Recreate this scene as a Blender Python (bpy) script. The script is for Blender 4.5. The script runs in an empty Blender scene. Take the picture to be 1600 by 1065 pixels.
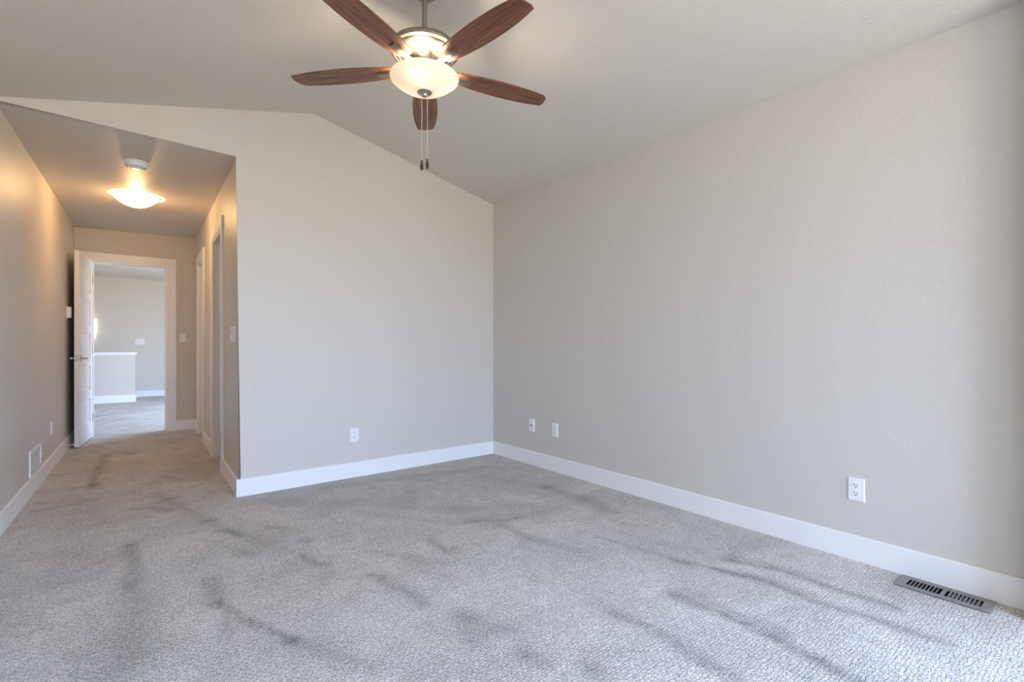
import bpy, bmesh, math, random
import numpy as np
from mathutils import Vector, Matrix

random.seed(7)
C = bpy.context.scene.collection
SC = bpy.context.scene
PI = math.pi

# ---------------------------------------------------------------- camera
F_PX, YAW, EYE = 775.0, math.radians(37.885), 1.05
cam_d = bpy.data.cameras.new('camera')
cam = bpy.data.objects.new('camera', cam_d); C.objects.link(cam)
cam.location = (0, 0, EYE)
cam.rotation_euler = (PI/2, 0, -YAW)
cam_d.sensor_fit = 'HORIZONTAL'; cam_d.sensor_width = 36.0
cam_d.lens = F_PX/1600*36.0
cam_d.shift_y = 8.5/1600
cam_d.clip_start = 0.05
SC.camera = cam

# ---------------------------------------------------------------- world: pale sky over a warm ground
W_SKY, W_GROUND = 14.4, 7.6
w = bpy.data.worlds.new('daylight'); SC.world = w; w.use_nodes = True
nt = w.node_tree; nt.nodes.clear()
geo = nt.nodes.new('ShaderNodeTexCoord'); sep = nt.nodes.new('ShaderNodeSeparateXYZ')
nt.links.new(geo.outputs['Generated'], sep.inputs[0])
mr = nt.nodes.new('ShaderNodeMapRange'); mr.inputs['From Min'].default_value = -0.06; mr.inputs['From Max'].default_value = 0.10
nt.links.new(sep.outputs['Z'], mr.inputs['Value'])
mx = nt.nodes.new('ShaderNodeMix'); mx.data_type = 'RGBA'
mx.inputs['A'].default_value = (1.06*W_GROUND, 0.92*W_GROUND, 0.68*W_GROUND, 1)
mx.inputs['B'].default_value = (0.56*W_SKY, 0.80*W_SKY, 1.26*W_SKY, 1)
nt.links.new(mr.outputs['Result'], mx.inputs['Factor'])
bg = nt.nodes.new('ShaderNodeBackground'); wo = nt.nodes.new('ShaderNodeOutputWorld')
nt.links.new(mx.outputs['Result'], bg.inputs['Color']); nt.links.new(bg.outputs[0], wo.inputs[0])

# ---------------------------------------------------------------- view and sampling options
vs = SC.view_settings
SC.display_settings.display_device = 'sRGB'
vs.view_transform = 'Standard'; vs.look = 'None'; vs.gamma = 1.0; vs.use_curve_mapping = False
vs.exposure = 0.0
SC.cycles.use_denoising = True
SC.cycles.denoiser = 'OPENIMAGEDENOISE'
SC.cycles.max_bounces = 12; SC.cycles.diffuse_bounces = 8; SC.cycles.glossy_bounces = 4
SC.cycles.transmission_bounces = 6; SC.cycles.transparent_max_bounces = 8
SC.cycles.sample_clamp_indirect = 8.0
SC.cycles.caustics_reflective = False; SC.cycles.caustics_refractive = False

# window openings (also used by the walls further down)
FRONT_Y = -2.60
WIN1 = (0.15, 2.68, 0.20, 2.30)          # unseen bedroom window behind the camera, placed and sized to light the room: x0 x1 z0 z1
ADDED_WIN2 = (7.95, 10.8, 0.10, 2.15)           # unseen window in the right hand wall, added to light the landing: y0 y1 z0 z1

ADDED_WIN3 = (-2.30, -0.50, 0.30, 2.25)         # unseen window added in the right wall to brighten the left side: y0 y1 z0 z1

def portal(name, loc, rot, sx, sy):
    l = bpy.data.lights.new(name, 'AREA'); l.shape = 'RECTANGLE'; l.size = sx; l.size_y = sy
    l.cycles.is_portal = True
    o = bpy.data.objects.new(name, l); C.objects.link(o); o.location = loc; o.rotation_euler = rot
    return o
portal('window_daylight', ((WIN1[0]+WIN1[1])/2, FRONT_Y-0.13, (WIN1[2]+WIN1[3])/2), (PI/2, 0, 0), WIN1[1]-WIN1[0], WIN1[3]-WIN1[2])
portal('landing_added_daylight', (2.97, (ADDED_WIN2[0]+ADDED_WIN2[1])/2, (ADDED_WIN2[2]+ADDED_WIN2[3])/2), (PI/2, 0, PI/2), ADDED_WIN2[1]-ADDED_WIN2[0], ADDED_WIN2[3]-ADDED_WIN2[2])

portal('side_added_daylight', (2.96, (ADDED_WIN3[0]+ADDED_WIN3[1])/2, (ADDED_WIN3[2]+ADDED_WIN3[3])/2), (PI/2, 0, PI/2), ADDED_WIN3[1]-ADDED_WIN3[0], ADDED_WIN3[3]-ADDED_WIN3[2])

def point_light(name, loc, power, col, r):
    l = bpy.data.lights.new(name, 'POINT'); l.energy = power; l.color = col; l.shadow_soft_size = r
    o = bpy.data.objects.new(name, l); C.objects.link(o); o.location = loc
    return o

# ---------------------------------------------------------------- materials
def mat(name, col, rough=0.5, metal=0.0, spec=0.5):
    m = bpy.data.materials.new(name); m.use_nodes = True
    b = m.node_tree.nodes['Principled BSDF']
    b.inputs['Base Color'].default_value = (*col, 1); b.inputs['Roughness'].default_value = rough
    b.inputs['Metallic'].default_value = metal; b.inputs['Specular IOR Level'].default_value = spec
    return m
def N(m, t, **kw):
    n = m.node_tree.nodes.new(t)
    for k, v in kw.items():
        if k in n.inputs: n.inputs[k].default_value = v
        else: setattr(n, k, v)
    return n
def L(m, a, b): m.node_tree.links.new(a, b)
def bsdf(m): return m.node_tree.nodes['Principled BSDF']
def add_bump(m, scale, dist, strength=1.0, detail=2.0, coord='Position'):
    if coord == 'Position': g = N(m, 'ShaderNodeNewGeometry').outputs['Position']
    else: g = N(m, 'ShaderNodeTexCoord').outputs['Object']
    n = N(m, 'ShaderNodeTexNoise', Scale=scale, Detail=detail, Roughness=0.5)
    L(m, g, n.inputs['Vector'])
    b = N(m, 'ShaderNodeBump', Strength=strength, Distance=dist)
    L(m, n.outputs['Fac'], b.inputs['Height']); L(m, b.outputs['Normal'], bsdf(m).inputs['Normal'])
    return n

def paint_mat(name, col, rough):
    m = mat(name, col, rough, spec=0.35)
    n = add_bump(m, 115.0, 0.0042, 0.6, 2.0)
    g = N(m, 'ShaderNodeNewGeometry')
    v = N(m, 'ShaderNodeTexNoise', Scale=160.0, Detail=1.0); L(m, g.outputs['Position'], v.inputs['Vector'])
    r = N(m, 'ShaderNodeMapRange'); r.inputs['To Min'].default_value = 0.93; r.inputs['To Max'].default_value = 1.05
    L(m, v.outputs['Fac'], r.inputs['Value'])
    h = N(m, 'ShaderNodeHueSaturation'); h.inputs['Color'].default_value = (*col, 1)
    L(m, r.outputs['Result'], h.inputs['Value']); L(m, h.outputs['Color'], bsdf(m).inputs['Base Color'])
    return m
M_WALL = paint_mat('greige_wall_paint', (0.65, 0.622, 0.575), 0.42)
M_CEIL = paint_mat('greige_ceiling_paint', (0.655, 0.617, 0.552), 0.5)
M_TRIM = mat('white_trim_paint', (0.88, 0.88, 0.88), 0.35)
M_DOOR = mat('white_door_paint', (0.80, 0.79, 0.78), 0.38)
M_PLATE = mat('white_plastic', (0.86, 0.87, 0.88), 0.3)
M_SLOT = mat('dark_slot', (0.03, 0.03, 0.035), 0.7)
M_SEAM_SHADE = mat('grey_seam_shade', (0.22, 0.21, 0.20), 0.6)
M_NICKEL = mat('brushed_nickel', (0.36, 0.325, 0.27), 0.36, 1.0)
M_NICKEL2 = mat('satin_nickel', (0.52, 0.49, 0.45), 0.35, 1.0)
M_STEEL = mat('grey_register_metal', (0.23, 0.22, 0.215), 0.5, 0.0)
M_DUCT = mat('duct_metal', (0.05, 0.06, 0.065), 0.6, 0.2)
M_KNOB = mat('dark_wood_knob', (0.035, 0.022, 0.014), 0.25)
M_CHAIN = mat('bead_chain', (0.75, 0.68, 0.55), 0.35, 0.7)
M_GROUND = mat('outside_ground', (0.4, 0.36, 0.3), 0.9)
for mm in (M_TRIM, M_DOOR): add_bump(mm, 60.0, 0.0008, 0.25, 2.0)
add_bump(M_NICKEL, 300.0, 0.0002, 0.2, 1.0, 'Object')

def wood_mat():
    m = mat('walnut_veneer', (0.2, 0.08, 0.04), 0.33, spec=0.5)
    tc = N(m, 'ShaderNodeTexCoord'); mp = N(m, 'ShaderNodeMapping'); mp.inputs['Scale'].default_value = (2.2, 34.0, 4.0)
    oi = N(m, 'ShaderNodeObjectInfo'); ad = N(m, 'ShaderNodeVectorMath', operation='ADD'); sc = N(m, 'ShaderNodeVectorMath', operation='SCALE')
    cx = N(m, 'ShaderNodeCombineXYZ'); L(m, oi.outputs['Random'], cx.inputs[0]); L(m, oi.outputs['Random'], cx.inputs[1])
    sc.inputs['Scale'].default_value = 9.0; L(m, cx.outputs[0], sc.inputs[0])
    L(m, tc.outputs['Object'], ad.inputs[0]); L(m, sc.outputs[0], ad.inputs[1]); L(m, ad.outputs[0], mp.inputs['Vector'])
    n = N(m, 'ShaderNodeTexNoise', Scale=1.6, Detail=6.0, Roughness=0.62, Distortion=0.5); L(m, mp.outputs[0], n.inputs['Vector'])
    r = N(m, 'ShaderNodeValToRGB')
    e = r.color_ramp.elements
    e[0].position = 0.32; e[0].color = (0.060, 0.020, 0.010, 1)
    e[1].position = 0.70; e[1].color = (0.300, 0.115, 0.048, 1)
    x = e.new(0.5); x.color = (0.165, 0.058, 0.026, 1)
    L(m, n.outputs['Fac'], r.inputs['Fac']); L(m, r.outputs['Color'], bsdf(m).inputs['Base Color'])
    return m
M_WOOD = wood_mat()

def carpet_mat():
    m = mat('loop_carpet', (0.35, 0.34, 0.32), 0.95, spec=0.1)
    g = N(m, 'ShaderNodeNewGeometry').outputs['Position']
    # yarn rows: two crossing sets of grooves, wavering
    nd = N(m, 'ShaderNodeTexNoise', Scale=38.0, Detail=2.0); L(m, g, nd.inputs['Vector'])
    sub = N(m, 'ShaderNodeVectorMath', operation='SUBTRACT'); sub.inputs[1].default_value = (0.5, 0.5, 0.5); L(m, nd.outputs['Color'], sub.inputs[0])
    scl = N(m, 'ShaderNodeVectorMath', operation='SCALE'); scl.inputs['Scale'].default_value = 0.026; L(m, sub.outputs[0], scl.inputs[0])
    ad = N(m, 'ShaderNodeVectorMath', operation='ADD'); L(m, g, ad.inputs[0]); L(m, scl.outputs[0], ad.inputs[1])
    br = N(m, 'ShaderNodeTexBrick')
    br.inputs['Color1'].default_value = (1, 1, 1, 1); br.inputs['Color2'].default_value = (0.72, 0.72, 0.72, 1); br.inputs['Mortar'].default_value = (0.12, 0.12, 0.12, 1)
    br.inputs['Scale'].default_value = 1.0; br.inputs['Mortar Size'].default_value = 0.0017; br.inputs['Mortar Smooth'].default_value = 1.0
    br.inputs['Brick Width'].default_value = 0.021; br.inputs['Row Height'].default_value = 0.0125
    L(m, ad.outputs[0], br.inputs['Vector'])
    fl = N(m, 'ShaderNodeTexNoise', Scale=210.0, Detail=2.0, Roughness=0.7); L(m, g, fl.inputs['Vector'])
    big = N(m, 'ShaderNodeTexNoise', Scale=2.6, Detail=3.0, Roughness=0.6, Distortion=0.6); L(m, g, big.inputs['Vector'])
    mid = N(m, 'ShaderNodeTexNoise', Scale=14.0, Detail=3.0, Roughness=0.6); L(m, g, mid.inputs['Vector'])
    at = N(m, 'ShaderNodeAttribute', attribute_name='nap')
    def rng(sock, a, b, lo=0.0, hi=1.0):
        r = N(m, 'ShaderNodeMapRange'); r.inputs['From Min'].default_value = lo; r.inputs['From Max'].default_value = hi
        r.inputs['To Min'].default_value = a; r.inputs['To Max'].default_value = b; L(m, sock, r.inputs['Value']); return r.outputs['Result']
    def mul(a, b):
        k = N(m, 'ShaderNodeMath', operation='MULTIPLY'); L(m, a, k.inputs[0]); L(m, b, k.inputs[1]); return k.outputs[0]
    v = mul(rng(br.outputs['Color'], 0.74, 1.08), rng(fl.outputs['Fac'], 0.55, 1.45, 0.2, 0.8))
    tuft = N(m, 'ShaderNodeTexNoise', Scale=75.0, Detail=2.0, Roughness=0.6); L(m, g, tuft.inputs['Vector'])
    v = mul(v, rng(tuft.outputs['Fac'], 0.72, 1.28, 0.28, 0.72))
    v = mul(v, rng(big.outputs['Fac'], 0.88, 1.12, 0.3, 0.7))
    v = mul(v, rng(mid.outputs['Fac'], 0.92, 1.08, 0.3, 0.7))
    nap = mul(mul(at.outputs['Fac'], rng(mid.outputs['Fac'], 0.35, 1.5, 0.3, 0.7)), rng(fl.outputs['Fac'], 0.5, 1.5, 0.25, 0.75))
    v = mul(v, rng(nap, 1.0, 0.44, 0.0, 1.0))
    cb = N(m, 'ShaderNodeMix', data_type='RGBA', blend_type='MULTIPLY'); cb.inputs['Factor'].default_value = 1.0
    cb.inputs['A'].default_value = (0.66, 0.635, 0.61, 1)
    L(m, v, cb.inputs['B']); L(m, cb.outputs['Result'], bsdf(m).inputs['Base Color'])
    h = mul(rng(br.outputs['Color'], 0.2, 1.0), rng(fl.outputs['Fac'], 0.5, 1.5))
    b = N(m, 'ShaderNodeBump', Strength=0.9, Distance=0.006); L(m, h, b.inputs['Height']); L(m, b.outputs['Normal'], bsdf(m).inputs['Normal'])
    return m
M_CARPET = carpet_mat()

def shade_mat(name, col, emit, strength, trans=0.4, clear=0.1):
    """frosted lamp glass: lets its own bulbs shine through and glows as a lit lamp does"""
    m = bpy.data.materials.new(name); m.use_nodes = True; t = m.node_tree; t.nodes.clear()
    d = N(m, 'ShaderNodeBsdfDiffuse'); d.inputs['Color'].default_value = (*col, 1)
    tr = N(m, 'ShaderNodeBsdfTranslucent'); tr.inputs['Color'].default_value = (*col, 1)
    g = N(m, 'ShaderNodeBsdfGlossy'); g.inputs['Roughness'].default_value = 0.2
    e = N(m, 'ShaderNodeEmission'); e.inputs['Color'].default_value = (*emit, 1); e.inputs['Strength'].default_value = strength
    a = N(m, 'ShaderNodeMixShader'); a.inputs[0].default_value = trans; L(m, d.outputs[0], a.inputs[1]); L(m, tr.outputs[0], a.inputs[2])
    b = N(m, 'ShaderNodeMixShader'); b.inputs[0].default_value = 0.04; L(m, a.outputs[0], b.inputs[1]); L(m, g.outputs[0], b.inputs[2])
    tp = N(m, 'ShaderNodeBsdfTransparent'); tp.inputs['Color'].default_value = (*col, 1)
    q = N(m, 'ShaderNodeMixShader'); q.inputs[0].default_value = clear; L(m, b.outputs[0], q.inputs[1]); L(m, tp.outputs[0], q.inputs[2])
    s = N(m, 'ShaderNodeAddShader'); L(m, q.outputs[0], s.inputs[0]); L(m, e.outputs[0], s.inputs[1])
    o = N(m, 'ShaderNodeOutputMaterial'); L(m, s.outputs[0], o.inputs[0])
    return m
M_FANGLASS = shade_mat('fan_frosted_glass', (0.86, 0.80, 0.70), (1.0, 0.82, 0.60), 0.10, 0.16, 0.05)
M_HALLGLASS = shade_mat('hall_frosted_glass', (0.88, 0.80, 0.66), (1.0, 0.80, 0.52), 0.35, 0.06, 0.35)
M_SCONCE = shade_mat('sconce_glass', (0.9, 0.85, 0.75), (1.0, 0.86, 0.66), 0.9, 0.3, 0.05)

# ---------------------------------------------------------------- mesh helpers
def obj(name, bm, m, parent=None, smooth=False, bevel=0.0):
    me = bpy.data.meshes.new(name)
    bmesh.ops.recalc_face_normals(bm, faces=bm.faces)
    bm.to_mesh(me); bm.free()
    if smooth:
        for p in me.polygons: p.use_smooth = True
    for k in (m if isinstance(m, (list, tuple)) else [m]): me.materials.append(k)
    o = bpy.data.objects.new(name, me); C.objects.link(o)
    if parent: o.parent = parent
    if bevel:
        b = o.modifiers.new('bevel', 'BEVEL'); b.width = bevel; b.segments = 2; b.limit_method = 'ANGLE'; b.angle_limit = math.radians(40)
    return o
def smooth_by_angle(o, deg=35):
    me = o.data
    me.polygons.foreach_set('use_smooth', [True]*len(me.polygons))
    me.set_sharp_from_angle(angle=math.radians(deg))
    return o
def box(bm, x0, x1, y0, y1, z0, z1):
    v = [bm.verts.new((x, y, z)) for z in (z0, z1) for y in (y0, y1) for x in (x0, x1)]
    for f in ((0, 2, 3, 1), (4, 5, 7, 6), (0, 1, 5, 4), (2, 6, 7, 3), (0, 4, 6, 2), (1, 3, 7, 5)):
        bm.faces.new([v[i] for i in f])
    return v
def frustum(bm, x0, x1, z0, z1, yb, yt, inset):
    """raised field: base rectangle at y=yb, smaller top at y=yt"""
    a = [bm.verts.new(p) for p in ((x0, yb, z0), (x1, yb, z0), (x1, yb, z1), (x0, yb, z1))]
    i = inset
    b = [bm.verts.new(p) for p in ((x0+i, yt, z0+i), (x1-i, yt, z0+i), (x1-i, yt, z1-i), (x0+i, yt, z1-i))]
    bm.faces.new(b); bm.faces.new(a[::-1])
    for k in range(4): bm.faces.new((a[k], a[(k+1) % 4], b[(k+1) % 4], b[k]))
def prism(bm, pts, vec):
    """extrude a polygon of 3D points by vec (a vector or one vector per point)"""
    n = len(pts)
    vv = vec if isinstance(vec, list) else [vec]*n
    a = [bm.verts.new(p) for p in pts]
    b = [bm.verts.new(Vector(p)+Vector(q)) for p, q in zip(pts, vv)]
    bm.faces.new(a); bm.faces.new(b[::-1])
    for k in range(n): bm.faces.new((a[k], b[k], b[(k+1) % n], a[(k+1) % n]))
    return a, b
def lathe(bm, prof, seg=48, cap_top=False, cap_bot=False, off=(0, 0, 0)):
    rings = []
    for r, z in prof:
        if r < 1e-6: rings.append([bm.verts.new((off[0], off[1], off[2]+z))])
        else: rings.append([bm.verts.new((off[0]+r*math.cos(2*PI*k/seg), off[1]+r*math.sin(2*PI*k/seg), off[2]+z)) for k in range(seg)])
    for a, b in zip(rings, rings[1:]):
        for k in range(seg):
            k2 = (k+1) % seg
            if len(a) == 1 and len(b) == 1: continue
            if len(a) == 1: bm.faces.new((a[0], b[k2], b[k]))
            elif len(b) == 1: bm.faces.new((a[k], a[k2], b[0]))
            else: bm.faces.new((a[k], a[k2], b[k2], b[k]))
    if cap_bot and len(rings[0]) > 1: bm.faces.new(rings[0])
    if cap_top and len(rings[-1]) > 1: bm.faces.new(rings[-1])
def tube(bm, pts, r, seg=10):
    pts = [Vector(p) for p in pts]; rings = []
    rr = r if isinstance(r, list) else [r]*len(pts)
    for i, p in enumerate(pts):
        d = (pts[min(i+1, len(pts)-1)]-pts[max(i-1, 0)]).normalized()
        u = d.cross(Vector((0, 0, 1)) if abs(d.z) < 0.9 else Vector((1, 0, 0))).normalized(); v = d.cross(u)
        rings.append([bm.verts.new(p+rr[i]*(math.cos(2*PI*k/seg)*u+math.sin(2*PI*k/seg)*v)) for k in range(seg)])
    for a, b in zip(rings, rings[1:]):
        for k in range(seg): bm.faces.new((a[k], a[(k+1) % seg], b[(k+1) % seg], b[k]))
    bm.faces.new(rings[0]); bm.faces.new(rings[-1])
def struct(o, label=None):
    o['kind'] = 'structure'
    if label: o['label'] = label
    return o
def thing(name, label, cat, loc=(0, 0, 0), rotz=0.0, group=None):
    o = bpy.data.objects.new(name, None); C.objects.link(o); o.empty_display_size = 0.05
    o.location = loc; o.rotation_euler = (0, 0, rotz); o['label'] = label; o['category'] = cat
    if group: o['group'] = group
    return o
def facing(nx, ny): return math.atan2(nx, -ny)      # local -Y looks along (nx, ny)

# ---------------------------------------------------------------- plan
A = Vector((0.620, 3.914)); B = Vector((2.857, 3.970)); R0 = Vector((2.826, FRONT_Y))
def x_right(y): return 2.832+(y-0.308)*(2.857-2.832)/(3.97-0.308)
def x_left(y): return -0.560+(y-3.973)*0.0281
def x_hall(y): return 0.620+(y-3.914)*0.0245
def y_back(x): return 3.914+(x-0.62)*0.025
END_Y, FAR_Y, TH = 7.50, 12.95, 0.12
LAND_X0 = -2.6
def z_eave_r(y): return 2.425+(y-0.308)*(2.444-2.425)/(3.97-0.308)
RIDGE_X, RIDGE_Z, EAVE_L = 1.14, 2.829, 2.420
def z_hall(x, y):
    t = (y-3.9)/(END_Y-3.9); s = (x+0.55)/1.2
    return (2.386*(1-s)+2.391*s)*(1-t)+(2.405*(1-s)+2.433*s)*t
LAND_Z = 2.455

# ---------------------------------------------------------------- floor: carpet with worn nap marks
NAP = [
     ([(2.336, 1.297), (2.417, 1.082), (2.431, 0.836), (2.443, 0.626)], 0.022, 0.75),
     ([(2.392, 1.312), (2.46, 1.092), (2.511, 0.879)], 0.02, 0.35),
     ([(2.139, 1.423), (2.196, 1.254), (2.255, 1.01), (2.245, 0.844), (2.266, 0.657), (2.301, 0.441)], 0.022, 0.7),
     ([(2.196, 1.254), (2.292, 1.026), (2.297, 0.864)], 0.02, 0.4),
     ([(1.831, 1.246), (1.846, 1.054), (1.849, 0.828), (1.827, 0.687), (1.806, 0.566)], 0.03, 0.75),
     ([(1.913, 1.232), (1.908, 1.006), (1.907, 0.813)], 0.016, 0.45),
     ([(1.52, 1.29), (1.542, 1.117), (1.527, 0.947), (1.519, 0.801)], 0.025, 0.55),
     ([(1.71, 0.715), (1.712, 0.599)], 0.03, 0.35),
     ([(2.062, 1.891), (2.086, 1.65), (2.138, 1.433)], 0.012, 0.4),
     ([(2.564, 1.353), (2.194, 1.316), (1.978, 1.293)], 0.02, -0.3),
     ([(1.209, 1.126), (1.198, 1.074)], 0.04, 0.5),
     ([(1.738, 2.357), (1.754, 2.072), (1.826, 1.811)], 0.03, 0.4),
     ([(1.612, 2.509), (1.798, 2.392), (1.932, 2.373)], 0.02, 0.55),
     ([(1.32, 2.409), (1.291, 2.208), (1.374, 2.225)], 0.02, 0.6),
     ([(1.374, 2.225), (1.563, 2.453)], 0.012, -0.3),
     ([(0.777, 3.656), (1.218, 3.227), (1.641, 2.782), (2.107, 2.502)], 0.07, 0.22),
     ([(1.161, 3.077), (1.521, 2.579), (2.089, 2.355), (2.887, 2.462)], 0.05, 0.24),
     ([(0.843, 3.846), (1.598, 3.69), (2.469, 3.535)], 0.05, 0.25),
     ([(2.471, 2.785), (2.287, 3.275)], 0.07, 0.25),
     ([(0.766, 2.818), (0.779, 2.796)], 0.025, 0.8),
     ([(0.643, 3.169), (0.712, 3.09)], 0.018, 0.6),
     ([(0.692, 2.615), (0.714, 2.468), (0.758, 2.425)], 0.022, 0.65),
     ([(0.88, 2.212), (0.93, 2.148)], 0.022, 0.65),
     ([(0.917, 2.119), (0.944, 1.916), (0.956, 1.814)], 0.03, 0.5),
     ([(1.034, 1.656), (1.061, 1.606)], 0.04, 0.55),
     ([(1.072, 1.493), (1.125, 1.447)], 0.04, 0.5),
     ([(1.078, 1.314), (1.102, 1.242)], 0.035, 0.6),
     ([(0.991, 1.551), (0.98, 1.484)], 0.04, 0.4),
     ([(0.303, 2.597), (0.289, 2.346)], 0.04, 0.45),
     ([(0.289, 2.346), (0.381, 2.112), (0.467, 1.873)], 0.016, 0.75),
     ([(0.467, 1.873), (0.562, 1.693), (0.639, 1.552)], 0.03, 0.4),
     ([(0.303, 2.225), (0.297, 2.065)], 0.02, 0.35),
     ([(0.021, 3.32), (0.031, 2.973), (0.017, 2.707)], 0.035, 0.55),
     ([(0.038, 2.621), (0.021, 2.359), (-0.003, 2.069)], 0.06, 0.35),
     ([(0.156, 4.381), (0.33, 3.724), (0.467, 3.204), (0.598, 2.871)], 0.03, 0.3),
     ([(-0.157, 6.223), (-0.192, 5.464), (-0.202, 4.801)], 0.03, 0.55),
     ([(-0.218, 4.921), (-0.173, 4.908)], 0.02, 0.6),
     ([(-0.015, 6.261), (0.044, 6.031)], 0.02, 0.6),
     ([(0.391, 6.18), (0.44, 6.102)], 0.02, 0.7),
     ([(0.042, 4.026), (0.142, 3.997), (0.213, 3.846)], 0.025, 0.6),
     ([(0.163, 4.099), (0.275, 4.173)], 0.02, 0.5),
     ([(0.236, 4.871), (0.295, 4.8)], 0.02, 0.4),
     ([(0.39, 4.405), (0.441, 4.43)], 0.02, 0.4),
     ([(0.369, 3.476), (0.422, 3.476)], 0.03, 0.5),
     ([(0.442, 3.249), (0.493, 3.123)], 0.03, 0.5),
     ([(-0.47, 4.347), (-0.163, 4.441)], 0.03, 0.25),
     ([(0.995, 2.458), (1.053, 2.353)], 0.03, 0.4),
     ([(1.116, 2.266), (1.126, 2.183)], 0.05, 0.4),
     ([(0.449, 2.882), (0.505, 2.78)], 0.03, 0.4),
     ([(2.471, 2.785), (2.49, 2.469), (2.441, 2.081)], 0.05, 0.3),
     ([(2.166, 2.148), (2.226, 1.717), (2.32, 1.427)], 0.03, 0.2),
     ([(-0.487, 9.423), (-0.135, 10.019), (0.36, 10.135)], 0.03, 0.5),
     ([(-0.314, 8.559), (0.022, 9.271)], 0.03, 0.4),
     ([(-0.297, 8.102), (0.16, 8.54)], 0.02, 0.3),
]
REG = (2.690, 2.792, 0.402, 0.664)       # opening of the floor register: x0 x1 y0 y1
def build_floor():
    xs = np.arange(LAND_X0-0.15, 3.15, 0.025); ys = np.arange(FRONT_Y-0.15, FAR_Y+0.2, 0.025)
    # let the grid lines meet the register opening
    for arr, vals in ((xs, REG[:2]), (ys, REG[2:])):
        for q in vals: arr[np.argmin(abs(arr-q))] = q
    X, Y = np.meshgrid(xs, ys)
    nap = np.zeros_like(X)
    wob = lambda a, b, c: 0.006*np.sin(a*X+b*Y+c)+0.004*np.sin(2.3*b*X-1.9*a*Y+2*c)
    XW, YW = X+wob(9.0, 14.0, 0.4)+wob(31.0, 23.0, 1.1)*0.6, Y+wob(13.0, -8.0, 2.0)+wob(27.0, 35.0, 0.2)*0.6
    for pts, wd, s in NAP:
        best = np.full_like(X, 1e9)
        for (x0, y0), (x1, y1) in zip(pts, pts[1:]):
            dx, dy = x1-x0, y1-y0; l2 = dx*dx+dy*dy+1e-9
            t = np.clip(((XW-x0)*dx+(YW-y0)*dy)/l2, 0, 1)
            best = np.minimum(best, np.hypot(XW-x0-t*dx, YW-y0-t*dy))
        nap += 1.0*s*np.exp(-(best/(wd*1.15))**2)
    nap = np.clip(nap, -0.4, 1.0)
    nx, ny = len(xs), len(ys)
    co = np.stack([X.ravel(), Y.ravel(), np.zeros(nx*ny)], 1)
    i, j = np.meshgrid(np.arange(nx-1), np.arange(ny-1))
    cxm = (xs[:-1]+xs[1:])/2; cym = (ys[:-1]+ys[1:])/2
    hole = (cxm[i] > REG[0]) & (cxm[i] < REG[1]) & (cym[j] > REG[2]) & (cym[j] < REG[3])
    a = (j*nx+i)[~hole]
    q = np.stack([a, a+1, a+nx+1, a+nx], 1)
    me = bpy.data.meshes.new('floor')
    me.from_pydata(co.tolist(), [], q.tolist())
    at = me.attributes.new('nap', 'FLOAT', 'POINT'); at.data.foreach_set('value', nap.ravel().astype(np.float32))
    me.materials.append(M_CARPET)
    o = bpy.data.objects.new('floor', me); C.objects.link(o)
    return struct(o, 'grey loop pile carpet with vacuum streaks and dark scuffs')
build_floor()

# ---------------------------------------------------------------- ceilings
def slab(name, pts, up=0.10, m=None, label=None):
    bm = bmesh.new(); prism(bm, pts, Vector((0, 0, up)))
    return struct(obj(name, bm, m or M_CEIL), label)
yf = FRONT_Y-0.2
bm = bmesh.new()
xl0, xl1 = x_left(yf)-0.1, x_left(3.9)-0.1
sl_l = (RIDGE_Z-EAVE_L)/(RIDGE_X+0.563); sl_r = (RIDGE_Z-2.444)/(2.857-RIDGE_X)
yb = 3.99
def roof_pts(y):
    zr = RIDGE_Z-0.010*(3.93-y)/3.6
    return [(x_left(y)-0.1, y, zr-sl_l*(RIDGE_X-x_left(y)+0.1)), (RIDGE_X, y, zr), (x_right(y)+0.1, y, z_eave_r(y)-0.1*sl_r)]
f0, f1 = roof_pts(yf), roof_pts(yb)
def quad(bm, a, b, c, d, up): prism(bm, [a, b, c, d], Vector((0, 0, up)))
lo = [bm.verts.new(p) for p in f0+f1]; hi = [bm.verts.new((p[0], p[1], p[2]+0.1)) for p in f0+f1]
for k in (0, 1):
    bm.faces.new((lo[k], lo[k+1], lo[k+4], lo[k+3])); bm.faces.new((hi[k], hi[k+3], hi[k+4], hi[k+1]))
    for s in (0, 3): bm.faces.new((lo[s+k], hi[s+k], hi[s+k+1], lo[s+k+1]))
for k in (0, 2): bm.faces.new((lo[k], lo[k+3], hi[k+3], hi[k]))
struct(obj('ceiling', bm, M_CEIL), 'vaulted greige ceiling of two slopes meeting at a ridge')

yh0, yh1 = 3.90, END_Y+TH
hp = [(x_left(yh0)-0.1, yh0+0.03), (x_hall(yh0)+0.05, yh0+0.03), (x_hall(yh1)+0.05, yh1-0.06), (x_left(yh1)-0.1, yh1-0.06)]
slab('ceiling_hallway', [(x, y, z_hall(x, y)) for x, y in hp], label='flat low greige ceiling of the hallway')
slab('ceiling_side_room', [(0.72, 3.98, 2.44), (3.0, 3.98, 2.44), (3.0, 7.56, 2.44), (0.72, 7.56, 2.44)])
slab('ceiling_landing', [(LAND_X0-0.1, END_Y+0.06, LAND_Z), (3.0, END_Y+0.06, LAND_Z), (3.0, FAR_Y+0.1, LAND_Z), (LAND_X0-0.1, FAR_Y+0.1, LAND_Z)], label='ceiling of the landing seen through the open door')

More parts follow.
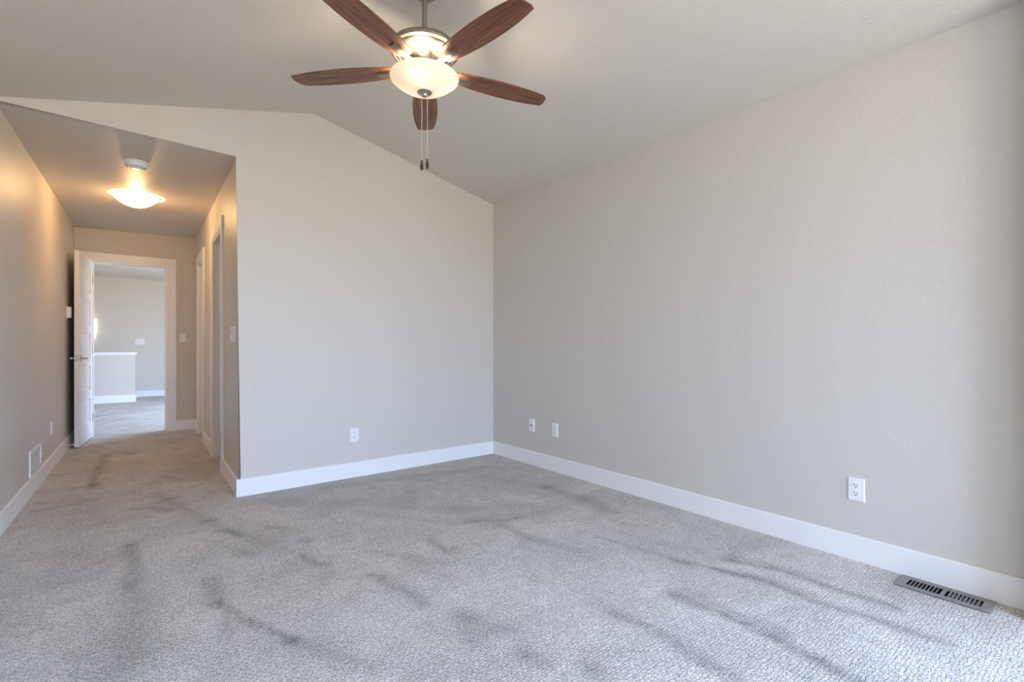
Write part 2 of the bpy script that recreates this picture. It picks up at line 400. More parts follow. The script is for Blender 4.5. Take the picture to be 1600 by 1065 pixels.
# ---------------------------------------------------------------- walls
# back wall with the gable over the hall mouth; bullnose on the hall corner and soffit edge
bm = bmesh.new()
xl = x_left(3.89)
front = [(A.x, A.y, 0), (B.x+0.02, y_back(B.x+0.02), 0), (B.x+0.02, y_back(B.x+0.02), 2.46), (RIDGE_X, y_back(RIDGE_X), RIDGE_Z+0.02), (xl-0.02, y_back(xl), EAVE_L+0.02), (xl-0.02, y_back(xl), 2.386), (A.x, A.y, 2.391)]
vec = [Vector((x_hall(A.y+TH)-A.x if i in (0, 6) else 0, TH, 0)) for i in range(7)]
vec[6].z = z_hall(A.x, A.y+TH)-2.391; vec[5].z = z_hall(xl, A.y+TH)-2.386
a_, b_ = prism(bm, front, vec)
bm.edges.ensure_lookup_table()
ed = [e for e in bm.edges if (set(e.verts) == {a_[6], a_[0]} or set(e.verts) == {a_[5], a_[6]})]
bmesh.ops.bevel(bm, geom=ed, offset=0.016, segments=4, affect='EDGES', profile=0.5)
o = struct(obj('wall_back', bm, M_WALL), 'greige gabled wall facing the camera beside the hallway mouth')
smooth_by_angle(o, 40)

def wall_run(name, p0, p1, z1, th_vec, holes=(), label=None, z_end=None):
    """straight wall from plan point p0 to p1, front face on the line; holes = (t0, t1, z0, z1) along its length in metres"""
    p0, p1 = Vector(p0), Vector(p1); d = (p1-p0); ln = d.length; d /= ln
    bm = bmesh.new(); tv = Vector((th_vec[0], th_vec[1], 0))
    ze = z1 if z_end is None else z_end
    def zt(t): return z1+(ze-z1)*t/ln
    def P(t, z): q = p0+d*t; return (q.x, q.y, z)
    def piece(t0, t1, za, zb):
        prism(bm, [P(t0, za if za is not None else 0), P(t1, za if za is not None else 0), P(t1, zt(t1) if zb is None else zb), P(t0, zt(t0) if zb is None else zb)], tv)
    cur = 0.0
    for (t0, t1, h0, h1) in sorted(holes):
        if t0 > cur: piece(cur, t0, 0.0, None)
        if h0 > 0: piece(t0, t1, 0.0, h0)
        piece(t0, t1, h1, None)
        cur = t1
    piece(cur, ln, 0.0, None)
    return struct(obj(name, bm, M_WALL), label)

yR0, yR1 = FRONT_Y-0.15, FAR_Y+0.1
wall_run('wall_right', (x_right(yR0), yR0), (x_right(3.99), 3.99), z_eave_r(yR0)+0.02, (TH, 0), holes=[(ADDED_WIN3[0]-yR0, ADDED_WIN3[1]-yR0, ADDED_WIN3[2], ADDED_WIN3[3])], label='long plain greige wall on the right', z_end=z_eave_r(3.99)+0.02)
wall_run('wall_left', (x_left(yR0), yR0), (x_left(END_Y), END_Y), 2.50, (-TH, 0), label='greige wall along the left of the room and hallway')
D1 = (4.80, 5.49); D2 = (6.44, 7.10); DH = 2.045
hy0 = A.y+TH
wall_run('wall_hallway_right', (x_hall(hy0), hy0), (x_hall(END_Y), END_Y), 2.50, (TH, 0), holes=[(D1[0]-hy0, D1[1]-hy0, 0, DH), (D2[0]-hy0, D2[1]-hy0, 0, DH)], label='greige hallway wall with two cased doorways')
DX = (-0.325, 0.408)
wall_run('wall_hallway_end', (LAND_X0-0.1, END_Y), (3.0, END_Y), 2.52, (0, TH), holes=[(DX[0]-LAND_X0+0.1, DX[1]-LAND_X0+0.1, 0, DH)], label='greige wall at the end of the hallway around the open door')
wall_run('wall_far', (LAND_X0-0.1, FAR_Y), (3.0, FAR_Y), 2.52, (0, TH), label='far greige wall of the landing')
wall_run('wall_landing_right', (2.86, END_Y-3.4), (2.86, FAR_Y), 2.52, (TH, 0), holes=[(ADDED_WIN2[0]-END_Y+3.4, ADDED_WIN2[1]-END_Y+3.4, ADDED_WIN2[2], ADDED_WIN2[3])])
wall_run('wall_landing_left', (LAND_X0, END_Y), (LAND_X0, FAR_Y), 2.52, (-TH, 0))
# wall behind the camera with the bedroom window
wall_run('wall_front', (x_left(FRONT_Y)-0.1, FRONT_Y), (3.0, FRONT_Y), 2.95, (0, -0.16), holes=[(WIN1[0]-x_left(FRONT_Y)+0.1, WIN1[1]-x_left(FRONT_Y)+0.1, WIN1[2], WIN1[3])])
# unseen pier, added off frame to shade the near end of the right wall
bm = bmesh.new(); box(bm, 2.72, 2.86, 0.0, 0.292, 0, 2.55); struct(obj('wall_shade_blocker', bm, M_WALL))
# half wall by the stair on the landing
HW = (0.135, 11.86)
bm = bmesh.new(); box(bm, LAND_X0, HW[0], HW[1], HW[1]+0.12, 0, 0.885); struct(obj('wall_half', bm, M_WALL), 'low greige half wall on the landing')
bm = bmesh.new(); box(bm, LAND_X0, HW[0]+0.028, HW[1]-0.028, HW[1]+0.148, 0.905, 0.94); box(bm, LAND_X0, HW[0]+0.014, HW[1]-0.014, HW[1]+0.134, 0.885, 0.905)
struct(obj('trim_1', bm, M_TRIM, bevel=0.004), 'white cap board on top of the landing half wall')

# frames for the unseen windows; the side and landing ones are added for light
def window_frame(name, centre, rotz, wd, ht, div):
    bm = bmesh.new(); f = 0.05
    for (x0, x1, z0, z1) in ((-wd/2, -wd/2+f, -ht/2, ht/2), (wd/2-f, wd/2, -ht/2, ht/2), (-wd/2+f, wd/2-f, -ht/2, -ht/2+f), (-wd/2+f, wd/2-f, ht/2-f, ht/2)):
        box(bm, x0, x1, -0.03, 0.03, z0, z1)
    for k in range(1, div):
        xx = -wd/2+wd*k/div; box(bm, xx-0.025, xx+0.025, -0.03, 0.03, -ht/2+f, ht/2-f)
    o = obj(name, bm, M_TRIM); o.location = centre; o.rotation_euler = (0, 0, rotz)
    return struct(o)
window_frame('window_1', ((WIN1[0]+WIN1[1])/2, FRONT_Y-0.10, (WIN1[2]+WIN1[3])/2), 0, WIN1[1]-WIN1[0], WIN1[3]-WIN1[2], 2)
window_frame('window_added_3', (2.90, (ADDED_WIN3[0]+ADDED_WIN3[1])/2, (ADDED_WIN3[2]+ADDED_WIN3[3])/2), PI/2, ADDED_WIN3[1]-ADDED_WIN3[0], ADDED_WIN3[3]-ADDED_WIN3[2], 2)
window_frame('window_added_2', (2.93, (ADDED_WIN2[0]+ADDED_WIN2[1])/2, (ADDED_WIN2[2]+ADDED_WIN2[3])/2), PI/2, ADDED_WIN2[1]-ADDED_WIN2[0], ADDED_WIN2[3]-ADDED_WIN2[2], 2)

# ---------------------------------------------------------------- baseboards
BH, BT = 0.122, 0.014
def base_run(bm, p0, p1, n, h=BH, t=BT, ext0=0.0, ext1=0.0):
    p0, p1 = Vector(p0), Vector(p1); d = (p1-p0).normalized(); p0 = p0-d*ext0; p1 = p1+d*ext1
    n = Vector(n).normalized()
    prof = [(0, 0), (t, 0), (t, h-0.004), (t-0.004, h), (0, h)]
    a = [(p0.x+n.x*u, p0.y+n.y*u, z) for u, z in prof]; b = [(p1.x+n.x*u, p1.y+n.y*u, z) for u, z in prof]
    prism(bm, a, [Vector(q)-Vector(p) for p, q in zip(a, b)])
def baseboard(name, runs, label):
    bm = bmesh.new()
    for r in runs: base_run(bm, *r)
    return struct(obj(name, bm, M_TRIM), label)
CW, CT = 0.088, 0.018                       # door casing width and thickness
o1, o2, o3, o4 = D1[0]-CW, D1[1]+CW, D2[0]-CW, D2[1]+CW
baseboard('baseboard_right', [((x_right(0.292), 0.292), (x_right(3.97), 3.97), (-1, 0))], 'white baseboard along the long right wall')
baseboard('baseboard_back', [((A.x, A.y), (B.x, B.y), (0.025, -1), BH, BT, BT, 0)], 'white baseboard under the gabled back wall')
baseboard('baseboard_left', [((x_left(FRONT_Y), FRONT_Y), (x_left(END_Y), END_Y), (1, 0))], 'white baseboard along the left wall')
baseboard('baseboard_hallway_right', [((x_hall(A.y), A.y), (x_hall(o1), o1), (-1, 0.0245)), ((x_hall(o2), o2), (x_hall(o3), o3), (-1, 0.0245)), ((x_hall(o4), o4), (x_hall(END_Y), END_Y), (-1, 0.0245))], 'white baseboard pieces between the hallway doorways')
baseboard('baseboard_hallway_end', [((DX[1]+CW, END_Y), (x_hall(END_Y), END_Y), (0, -1))], 'short white baseboard right of the open door')
baseboard('baseboard_landing', [((LAND_X0, HW[1]), (HW[0]+BT, HW[1]), (0, -1), 0.135), ((HW[0], HW[1]), (HW[0], HW[1]+0.12), (1, 0), 0.135)], 'white baseboard on the landing half wall')
baseboard('baseboard_far', [((LAND_X0, FAR_Y), (2.86, FAR_Y), (0, -1))], 'white baseboard along the far landing wall')

# ---------------------------------------------------------------- door casings and jambs
def casing(name, origin, rotz, w0, w1, label, depth=TH):
    """flat casing round a doorway; local x along the wall, -y into the room"""
    bm = bmesh.new()
    box(bm, w0-CW, w0, -CT, 0, 0, DH); box(bm, w1, w1+CW, -CT, 0, 0, DH)
    box(bm, w0-CW, w1+CW, -CT-0.002, 0, DH, DH+CW+0.004)
    j = 0.016
    box(bm, w0, w0+j, -CT*0.55, depth, 0, DH-j); box(bm, w1-j, w1, -CT*0.55, depth, 0, DH-j); box(bm, w0, w1, -CT*0.55, depth, DH-j, DH)
    s = 0.012                                # door stop strip
    box(bm, w0+j, w0+j+s, 0.045, 0.085, 0, DH-j-s); box(bm, w1-j-s, w1-j, 0.045, 0.085, 0, DH-j-s); box(bm, w0+j, w1-j, 0.045, 0.085, DH-j-s, DH-j)
    o = obj(name, bm, M_TRIM, bevel=0.0015); o.location = origin; o.rotation_euler = (0, 0, rotz)
    return struct(o, label)
casing('trim_2', (0, END_Y, 0), 0, DX[0], DX[1], 'white casing around the open door at the hallway end')
RH = facing(-1, 0.0245)                      # hall right wall: local x runs towards the camera (-y)
def hall_pt(y): return (x_hall(y), y, 0)
for nm, D, lb in (('trim_3', D1, 'white casing of the nearer side doorway in the hallway'), ('trim_4', D2, 'white casing of the farther side doorway in the hallway')):
    c = (D[0]+D[1])/2; hw_ = (D[1]-D[0])/2
    casing(nm, hall_pt(c), RH, -hw_, hw_, lb)

# ---------------------------------------------------------------- doors
def door_leaf(name, wd, ht, th, label):
    """five panel door; local x from the hinge (0) to the free edge (wd), faces at y = -th/2 and th/2"""
    bm = bmesh.new(); st = 0.105; rails = 6; ph = (ht-0.12-0.19-4*0.095)/5
    core = th/2-0.011
    box(bm, 0.02, wd-0.02, -core, core, 0.02, ht-0.02)
    box(bm, 0, st, -th/2, th/2, 0, ht); box(bm, wd-st, wd, -th/2, th/2, 0, ht)
    z = 0.0; cells = []
    box(bm, st, wd-st, -th/2, th/2, 0, 0.19); z = 0.19
    for k in range(5):
        cells.append((z, z+ph)); z += ph
        top = 0.12 if k == 4 else 0.095
        box(bm, st, wd-st, -th/2, th/2, z, z+top); z += top
    for z0, z1 in cells:
        for s in (-1, 1):
            frustum(bm, st+0.018, wd-st-0.018, z0+0.018, z1-0.018, s*core*0.98, s*(th/2-0.003), 0.026)
    o = obj(name, bm, M_DOOR, bevel=0.0015)
    return struct(o, label)
def lever(parent, x, z, side, th):
    bm = bmesh.new(); y0 = side*th/2
    tube(bm, [(x, y0, z), (x, y0+side*0.007, z)], 0.031, 24)
    tube(bm, [(x, y0+side*0.006, z), (x, y0+side*0.05, z)], 0.0105, 14)
    tube(bm, [(x+0.010, y0+side*0.047, z), (x-0.03, y0+side*0.049, z), (x-0.08, y0+side*0.049, z), (x-0.118, y0+side*0.045, z)], [0.0095, 0.010, 0.0085, 0.007], 12)
    return smooth_by_angle(obj('handle', bm, M_NICKEL2, parent), 40)
hx, hy, fx, fy = -0.307, 7.498, -0.381, 6.775
dth = 0.040
ang = math.atan2(fy-hy, fx-hx)
leaf = door_leaf('door_1', math.hypot(fx-hx, fy-hy), 2.028, dth, 'white five panel door standing open against the left wall')
off = Vector((-math.sin(ang), math.cos(ang)))        # local +y in plan
sgn = -1                                              # visible face is on +x side
leaf.rotation_euler = (0, 0, ang)
# local +y points to the room side (+x); put that face on the measured line
leaf.location = (hx-off.x*dth/2, hy-off.y*dth/2, 0.012)
wd_ = math.hypot(fx-hx, fy-hy)
lever(leaf, wd_-0.062, 0.915, 1, dth)
bm = bmesh.new(); y0 = -dth/2
tube(bm, [(wd_-0.062, y0, 0.915), (wd_-0.062, y0-0.006, 0.915)], 0.030, 24)
tube(bm, [(wd_-0.062, y0-0.005, 0.915), (wd_-0.062, y0-0.034, 0.915)], 0.0105, 14)
tube(bm, [(wd_-0.052, y0-0.033, 0.915), (wd_-0.10, y0-0.035, 0.915), (wd_-0.178, y0-0.033, 0.915)], [0.0095, 0.009, 0.007], 12)
smooth_by_angle(obj('handle', bm, M_NICKEL2, leaf), 40)
bm = bmesh.new(); box(bm, wd_-0.0005, wd_+0.0015, -0.012, 0.012, 0.885, 0.945); box(bm, wd_, wd_+0.008, -0.006, 0.006, 0.906, 0.924); obj('latch_plate', bm, M_NICKEL2, leaf)
for z in (0.22, 1.0, 1.80):
    bm = bmesh.new(); tube(bm, [(-0.003, dth/2+0.004, z-0.045), (-0.003, dth/2+0.004, z+0.045)], 0.006, 10); obj('hinge', bm, M_NICKEL2, leaf)
# doors of the two side rooms, swung into those rooms
def side_door(name, D, far_hinge, label, deg):
    leaf = door_leaf(name, D[1]-D[0]-0.04, 2.015, 0.036, label)
    y = D[1]-0.018 if far_hinge else D[0]+0.018
    x = x_hall(y)+0.075
    a = -PI/2+math.radians(deg) if far_hinge else PI/2-math.radians(deg)
    leaf.location = (x+0.02, y, 0.012); leaf.rotation_euler = (0, 0, a)
    lever(leaf, D[1]-D[0]-0.10, 0.915, 1, 0.036); lever(leaf, D[1]-D[0]-0.10, 0.915, -1, 0.036)
side_door('door_2', D1, False, 'white door of the nearer side doorway, swung into the side room', 80)
side_door('door_3', D2, True, 'white door of the farther side doorway, nearly shut', 8)

# ---------------------------------------------------------------- wall plates
def plate_body(bm, w_, h_, t=0.006):
    frustum(bm, -w_/2, w_/2, -h_/2, h_/2, 0.0, -t, 0.004)
def screw(parent, x, z, y=-0.006):
    bm = bmesh.new(); tube(bm, [(x, y+0.001, z), (x, y-0.0012, z)], 0.0032, 10); obj('screw', bm, M_PLATE, parent)
def outlet(label, loc, rz, group='wall outlets', plain=False):
    t = thing('outlet', label, 'outlet', loc, rz, group)
    bm = bmesh.new(); plate_body(bm, 0.072, 0.116); obj('cover_plate', bm, M_PLATE, t)
    for s in (-1, 1):
        z = s*0.0195
        bm = bmesh.new()
        n = 20; pts = []
        for k in range(n):
            a = 2*PI*k/n; pts.append((max(-0.0155, min(0.0155, 0.0185*math.cos(a))), -0.0045, z+0.0145*math.sin(a)))
        prism(bm, pts, Vector((0, -0.0035, 0))); soc = obj('socket', bm, M_PLATE, t)
        bm = bmesh.new(); y0, y1 = -0.0086, -0.0070
        box(bm, -0.0078, -0.0052, y0, y1, z-0.001, z+0.0085); box(bm, 0.0052, 0.0075, y0, y1, z, z+0.0075)
        tube(bm, [(0, y1, z-0.0075), (0, y0, z-0.0075)], 0.0030, 10)
        obj('slots', bm, M_SLOT, soc)
    screw(t, 0, 0)
    return t
n_right = facing(-1, 0); n_back = facing(0.025, -1); n_end = 0.0; n_left = facing(1, -0.028)
outlet('white duplex outlet on the gabled back wall above its baseboard', (1.451, y_back(1.451), 0.336), n_back)
outlet('white duplex outlet on the right wall beside the cable plate, near the back corner', (x_right(3.073), 3.073, 0.347), n_right)
outlet('white duplex outlet on the right wall, the one nearest the floor register', (x_right(0.885), 0.885, 0.347), n_right)
outlet('white outlet plate on the left hallway wall past the vent grille', (x_left(5.80), 5.80, 0.350), n_left)
outlet('white outlet low between the two side doorways of the hallway', (x_hall(6.00), 6.00, 0.366), RH)

t = thing('cable_plate', 'white cable jack plate with one dark centre hole on the right wall near the corner', 'wall plate', (x_right(3.378), 3.378, 0.350), n_right)
bm = bmesh.new(); plate_body(bm, 0.072, 0.116, 0.007); obj('cover_plate', bm, M_PLATE, t)
bm = bmesh.new(); tube(bm, [(0, -0.005, 0), (0, -0.015, 0)], 0.0055, 12); obj('jack', bm, M_SLOT, t)
for z in (-0.041, 0.041): screw(t, 0, z, -0.007)

def switch(name, label, loc, rz, gangs, w_, group='light switches'):
    t = thing(name, label, 'light switch', loc, rz, group)
    bm = bmesh.new(); plate_body(bm, w_, 0.116); obj('cover_plate', bm, M_PLATE, t)
    pitch = 0.046
    for k in range(gangs):
        x = (k-(gangs-1)/2)*pitch
        bm = bmesh.new(); box(bm, x-0.0170, x+0.0170, -0.0072, -0.005, -0.034, 0.034); obj('rocker_frame', bm, M_PLATE, t)
        bm = bmesh.new(); box(bm, x-0.0162, x+0.0162, -0.0076, -0.0070, -0.0325, 0.0325); obj('seam_shade', bm, M_SEAM_SHADE, t)  # dark seam round the rocker, with its gap shadow put into the colour
        bm = bmesh.new()
        prism(bm, [(x-0.0150, -0.0072, -0.031), (x-0.0150, -0.0072, 0.031), (x-0.0150, -0.0088, 0.031), (x-0.0150, -0.0105, 0.0), (x-0.0150, -0.0135, -0.031)], Vector((0.030, 0, 0))); obj('rocker', bm, M_PLATE, t)
        for z in (-0.046, 0.046): screw(t, x, z)
    return t
switch('light_switch', 'wide white rocker switch plate on the hallway wall just round the near corner', (x_hall(4.165), 4.165, 1.140), RH, 4, 0.208)
switch('light_switch', 'single white rocker switch right of the open door at the hallway end', (0.566, END_Y, 1.163), n_end, 1, 0.072)
switch('light_switch', 'white triple rocker switch on the far landing wall above the half wall end', (0.226, FAR_Y, 1.154), n_end, 3, 0.163)

# thermostat behind the door
t = thing('thermostat', 'small pale box on the left wall, half hidden behind the open door', 'thermostat', (x_left(6.86), 6.86, 1.40), n_left)
bm = bmesh.new(); box(bm, -0.058, 0.058, -0.006, 0, -0.062, 0.062); obj('back_plate', bm, M_PLATE, t)
bm = bmesh.new(); box(bm, -0.052, 0.052, -0.034, -0.006, -0.056, 0.056); obj('housing', bm, M_PLATE, t, bevel=0.004)

# wall return grille
t = thing('vent_grille', 'white louvred return grille low on the left wall', 'vent', (x_left(5.03), 5.03, 0.222), n_left)
gw, gh = 0.46, 0.19
bm = bmesh.new(); fr = 0.028
for (x0, x1, z0, z1) in ((-gw/2, gw/2, gh/2-fr, gh/2), (-gw/2, gw/2, -gh/2, -gh/2+fr), (-gw/2, -gw/2+fr, -gh/2+fr, gh/2-fr), (gw/2-fr, gw/2, -gh/2+fr, gh/2-fr)):
    box(bm, x0, x1, -0.010, -0.001, z0, z1)
obj('frame', bm, M_PLATE, t, bevel=0.002)
bm = bmesh.new(); box(bm, -gw/2+fr, gw/2-fr, -0.0012, -0.0004, -gh/2+fr, gh/2-fr); obj('duct_opening', bm, M_SLOT, t)
for k in range(9):
    z = -gh/2+fr+0.008+k*(gh-2*fr-0.016)/8
    bm = bmesh.new(); prism(bm, [(-gw/2+fr, -0.0012, z+0.0030), (-gw/2+fr, -0.0055, z-0.0005), (-gw/2+fr, -0.0055, z-0.0030), (-gw/2+fr, -0.0012, z+0.0005)], Vector((gw-2*fr, 0, 0))); obj('louvre', bm, M_PLATE, t)
bm = bmesh.new(); tube(bm, [(gw/2-fr*0.5, -0.010, 0.0), (gw/2-fr*0.5, -0.020, 0.008)], 0.003, 8); obj('damper_lever', bm, M_PLATE, t)

# spring door stop on the left baseboard
t = thing('door_stop', 'thin silver door stop rod on the left baseboard below the open door', 'door stop', (x_left(6.56)+BT, 6.56, 0.075), n_left)
bm = bmesh.new(); tube(bm, [(0, 0, 0), (0, -0.006, 0)], 0.011, 14); obj('base', bm, M_CHAIN, t)
bm = bmesh.new(); tube(bm, [(0, -0.006, 0), (0, -0.066, 0)], 0.0042, 10); obj('rod', bm, M_CHAIN, t)
bm = bmesh.new(); tube(bm, [(0, -0.066, 0), (0, -0.078, 0)], 0.0075, 12); obj('tip', bm, M_PLATE, t)

# floor register
t = thing('floor_register', 'grey metal floor register with dark slots beside the right baseboard', 'vent', ((REG[0]+REG[1])/2, (REG[2]+REG[3])/2+0.005, 0.0), 0.0)
rw, rl = 0.138, 0.310; ox, oy = (REG[1]-REG[0])/2, (REG[3]-REG[2])/2
sx, sy = 0.036, 0.122                         # half size of the slotted field
bm = bmesh.new()
for (x0, x1, y0, y1) in ((-rw/2, -sx, -rl/2, rl/2), (sx, rw/2, -rl/2, rl/2), (-sx, sx, -rl/2, -sy), (-sx, sx, sy, rl/2), (-sx, sx, -0.007, 0.007)):
    box(bm, x0, x1, y0, y1, 0.0025, 0.0065)
obj('frame', bm, M_STEEL, t, bevel=0.0015)
for half in (-1, 1):
    for k in range(8):
        yy = half*(0.007+(sy-0.007)*(k+1)/9)
        bm = bmesh.new(); lean = 0.005*half
        prism(bm, [(-sx, yy-0.0015, 0.0062), (-sx, yy+0.0015, 0.0062), (-sx, yy+0.0015+lean, -0.012), (-sx, yy-0.0015+lean, -0.012)], Vector((2*sx, 0, 0))); obj('vane', bm, M_STEEL, t)
bm = bmesh.new(); d = 0.12; e = 0.003
for (x0, x1, y0, y1) in ((-ox, -ox+e, -oy, oy), (ox-e, ox, -oy, oy), (-ox, ox, -oy, -oy+e), (-ox, ox, oy-e, oy)): box(bm, x0, x1, y0-0.005, y1-0.005, -d, 0.0015)
box(bm, -ox, ox, -oy-0.005, oy-0.005, -d-e, -d); obj('duct_boot', bm, M_DUCT, t)

# ---------------------------------------------------------------- hallway ceiling fittings
sx_, sy_ = 0.058, 4.545; sz = z_hall(sx_, sy_)
t = thing('smoke_detector', 'round white smoke detector on the hallway ceiling', 'smoke detector', (sx_, sy_, sz), 0.0)
bm = bmesh.new(); lathe(bm, [(0.078, 0.0), (0.080, -0.004), (0.079, -0.010), (0.068, -0.012)], 48, cap_bot=True, cap_top=True); smooth_by_angle(obj('base', bm, M_PLATE, t))
bm = bmesh.new(); lathe(bm, [(0.067, -0.011), (0.0665, -0.030), (0.062, -0.037), (0.035, -0.041), (0, -0.042)], 48, cap_bot=True); smooth_by_angle(obj('housing', bm, M_PLATE, t))
for k in range(12):
    a = 2*PI*k/12; bm = bmesh.new()
    tube(bm, [(0.050*math.cos(a), 0.050*math.sin(a), -0.0388), (0.062*math.cos(a), 0.062*math.sin(a), -0.0372)], 0.0018, 6); obj('sensor_slot', bm, M_SLOT, t)

fx_, fy_ = 0.070, 5.62; fz = z_hall(fx_, fy_)
t = thing('flush_ceiling_light', 'lit frosted glass bowl light on the hallway ceiling', 'ceiling light', (fx_, fy_, fz), 0.0)
bm = bmesh.new(); lathe(bm, [(0.120, 0.0), (0.120, -0.018), (0.115, -0.022), (0.0, -0.022)], 40, cap_bot=True); smooth_by_angle(obj('ceiling_pan', bm, M_TRIM, t))
bm = bmesh.new(); lathe(bm, [(0.166, -0.008), (0.168, -0.012), (0.158, -0.024), (0.130, -0.050), (0.090, -0.076), (0.045, -0.092), (0, -0.097)], 56)
o = smooth_by_angle(obj('glass_bowl', bm, M_HALLGLASS, t), 60); so = o.modifiers.new('thick', 'SOLIDIFY'); so.thickness = 0.004; so.offset = -1
for k in range(3):
    a = 2*PI*k/3-1.15; c_, s_ = math.cos(a), math.sin(a)
    bm = bmesh.new(); tube(bm, [(0.118*c_, 0.118*s_, -0.006), (0.166*c_, 0.166*s_, -0.005), (0.174*c_, 0.174*s_, -0.012), (0.166*c_, 0.166*s_, -0.021)], 0.003, 8); obj('clip', bm, M_NICKEL2, t)
point_light('hall_bulb', (fx_, fy_, fz-0.045), 185.0, (1.0, 0.71, 0.44), 0.025)

# ---------------------------------------------------------------- wall sconce on the landing
t = thing('wall_sconce', 'lit half round sconce on the far landing wall, seen beside the open door edge', 'wall lamp', (-0.535, FAR_Y, 1.41), 0.0)
bm = bmesh.new(); box(bm, -0.06, 0.06, -0.012, 0, -0.17, 0.17); obj('back_plate', bm, M_NICKEL2, t)
bm = bmesh.new(); n = 14
for (rt, zz) in ((0, 0),):
    lo_ = [bm.verts.new((0.062*math.cos(PI+PI*k/n), -0.012+0.085*math.sin(PI+PI*k/n), -0.19)) for k in range(n+1)]
    hi_ = [bm.verts.new((0.078*math.cos(PI+PI*k/n), -0.012+0.105*math.sin(PI+PI*k/n), 0.19)) for k in range(n+1)]
    for k in range(n): bm.faces.new((lo_[k], lo_[k+1], hi_[k+1], hi_[k]))
o = obj('glass_shade', bm, M_SCONCE, t, smooth=True); so = o.modifiers.new('thick', 'SOLIDIFY'); so.thickness = 0.004
for z, s in ((-0.15, 0.0655), (0.15, 0.078)):
    bm = bmesh.new(); tube(bm, [(s*1.03*math.cos(PI+PI*k/n), -0.012+s*1.38*math.sin(PI+PI*k/n), z) for k in range(n+1)], 0.005, 8); obj('metal_band', bm, M_NICKEL2, t)
point_light('sconce_bulb', (-0.535, FAR_Y-0.06, 1.41), 1.6, (1.0, 0.80, 0.55), 0.03)

# ---------------------------------------------------------------- ceiling fan
FX, FY = 1.148, 2.170
fan = thing('ceiling_fan', 'five blade walnut ceiling fan with nickel motor and lit glass bowl', 'ceiling fan', (FX, FY, 0.0), 0.0)
ztop = RIDGE_Z-0.010*(3.93-FY)/3.6
def fan_part(name, prof, m, seg=64, sm=35, **kw):
    bm = bmesh.new(); lathe(bm, prof, seg, **kw); return smooth_by_angle(obj(name, bm, m, fan), sm)
fan_part('ceiling_canopy', [(0.060, ztop+0.0), (0.070, ztop-0.03), (0.066, ztop-0.055), (0.030, ztop-0.085), (0.015, ztop-0.09)], M_NICKEL, cap_bot=True, cap_top=True)
bm = bmesh.new(); tube(bm, [(0, 0, ztop-0.05), (0, 0, 2.53)], 0.0125, 20); smooth_by_angle(obj('downrod', bm, M_NICKEL, fan))
fan_part('rod_coupling', [(0.0, 2.585), (0.021, 2.585), (0.024, 2.575), (0.024, 2.545), (0.040, 2.535), (0.0, 2.530)], M_NICKEL)
# motor: domed top, wide rim, stepped underside narrowing to the hub
fan_part('motor_housing', [(0.0, 2.545), (0.060, 2.543), (0.120, 2.530), (0.155, 2.508), (0.163, 2.496), (0.166, 2.486), (0.164, 2.478), (0.152, 2.474), (0.147, 2.476), (0.143, 2.472), (0.128, 2.466), (0.124, 2.468), (0.104, 2.462), (0.080, 2.452), (0.066, 2.438), (0.060, 2.424), (0.057, 2.418), (0.0, 2.418)], M_NICKEL)
fan_part('flywheel', [(0.0, 2.420), (0.066, 2.420), (0.070, 2.416), (0.070, 2.404), (0.066, 2.400), (0.0, 2.400)], M_NICKEL2)
fan_part('light_fitter', [(0.0, 2.402), (0.050, 2.402), (0.052, 2.380), (0.044, 2.364), (0.020, 2.362), (0.016, 2.290), (0.0, 2.290)], M_NICKEL2)
bm = bmesh.new(); lathe(bm, [(0.150, 2.362), (0.158, 2.362), (0.162, 2.358), (0.160, 2.351), (0.152, 2.346), (0.135, 2.331), (0.105, 2.312), (0.070, 2.298), (0.035, 2.290), (0.014, 2.288)], 72)
o = smooth_by_angle(obj('glass_bowl', bm, M_FANGLASS, fan), 60); so = o.modifiers.new('thick', 'SOLIDIFY'); so.thickness = 0.004; so.offset = 1
fan_part('finial', [(0.0, 2.296), (0.037, 2.294), (0.038, 2.288), (0.030, 2.281), (0.014, 2.277), (0.012, 2.268), (0.006, 2.263), (0.0, 2.262)], M_NICKEL2)
BLADE_Z = 2.398
def blade_mesh():
    bm = bmesh.new(); n = 28; r0, r1 = 0.150, 0.672; th = 0.006
    def half(t): return 0.044+0.026*math.sin(PI*min(1, t*0.86)**0.85)-0.008*max(0, (t-0.75)/0.25)**2
    up, dn = [], []
    pts_l, pts_r = [], []
    for k in range(n+1):
        t = k/n; x = r0+(r1-r0)*t; h = half(t)
        xr, xl_ = x, x
        if t > 0.94:
            e = (t-0.94)/0.06; xr = x-0.012*e*e; xl_ = x+0.004*e
        pts_l.append((xl_, h)); pts_r.append((xr, -h))
    # rounded root
    outline = pts_r+[(r1+0.002, -half(1)*0.55), (r1+0.008, 0.0), (r1+0.010, half(1)*0.55)]+pts_l[::-1]+[(r0-0.012, 0.028), (r0-0.016, 0.0), (r0-0.012, -0.028)]
    a = [bm.verts.new((x, y, -th/2)) for x, y in outline]; b = [bm.verts.new((x, y, th/2)) for x, y in outline]
    bm.faces.new(a[::-1]); bm.faces.new(b)
    m_ = len(a)
    for k in range(m_): bm.faces.new((a[k], a[(k+1) % m_], b[(k+1) % m_], b[k]))
    return bm
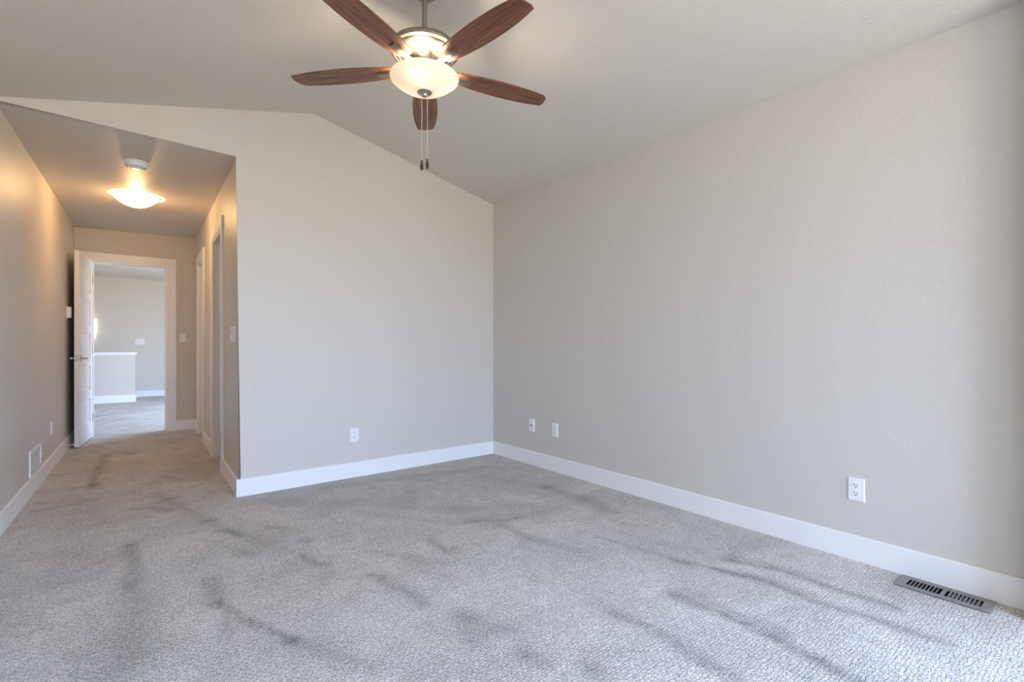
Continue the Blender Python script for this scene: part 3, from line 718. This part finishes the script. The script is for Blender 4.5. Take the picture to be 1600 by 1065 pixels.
def arm_mesh():
    """cast arm from the flywheel up and out to the blade underside"""
    bm = bmesh.new()
    secs = [(0.055, 0.011, -0.002, 0.010), (0.085, 0.012, -0.003, 0.011), (0.115, 0.015, -0.010, 0.010), (0.150, 0.018, -0.014, 0.010), (0.200, 0.019, -0.0155, 0.0125), (0.232, 0.018, -0.0155, 0.0125), (0.242, 0.012, -0.013, 0.010)]
    rings = []
    for x, hw, zb, h in secs:
        rings.append([bm.verts.new(p) for p in ((x, -hw, zb+h*0.35), (x, -hw*0.6, zb), (x, hw*0.6, zb), (x, hw, zb+h*0.35), (x, hw, zb+h), (x, -hw, zb+h))])
    for p, q in zip(rings, rings[1:]):
        for k in range(6): bm.faces.new((p[k], p[(k+1) % 6], q[(k+1) % 6], q[k]))
    bm.faces.new(rings[0]); bm.faces.new(rings[-1])
    return bm
PH = math.radians(27.5)
pitch = math.radians(-2)
b0 = obj('blade', blade_mesh(), M_WOOD, fan, bevel=0.0015); a0 = smooth_by_angle(obj('blade_arm', arm_mesh(), M_NICKEL, fan), 50)
# phase is measured in the camera's heading, so turn it into plan angle
for k in range(5):
    th_ = PH+k*2*PI/5-YAW
    if k == 0: b, r = b0, a0
    else:
        b, r = b0.copy(), a0.copy(); C.objects.link(b); C.objects.link(r); b.parent = fan; r.parent = fan
    b.matrix_local = Matrix.Translation((0, 0, BLADE_Z)) @ Matrix.Rotation(th_, 4, 'Z') @ Matrix.Rotation(pitch, 4, 'X')
    r.matrix_local = Matrix.Translation((0, 0, BLADE_Z)) @ Matrix.Rotation(th_, 4, 'Z') @ Matrix.Rotation(pitch*0.8, 4, 'X')
for (dx, zt_, zk) in ((-0.0135, 2.292, 1.955), (0.0135, 2.292, 1.962)):
    px, py = dx*math.cos(YAW), -dx*math.sin(YAW)
    bm = bmesh.new(); tube(bm, [(px, py, zt_), (px, py, zk-0.004)], 0.0016, 6); ch = obj('pull_chain', bm, M_CHAIN, fan)
    bm = bmesh.new(); lathe(bm, [(0.0, 0.004), (0.003, 0.002), (0.0045, -0.008), (0.0075, -0.026), (0.0080, -0.036), (0.0062, -0.045), (0.0, -0.048)], 16, off=(px, py, zk)); kn = obj('pull_knob', bm, M_KNOB, ch, smooth=True)
for k, an in enumerate((0.35, 2.45, 4.55)):
    a = an-YAW
    point_light('fan_bulb', (FX+0.100*math.cos(a), FY+0.100*math.sin(a), 2.332), 6.0, (1.0, 0.82, 0.62), 0.022)
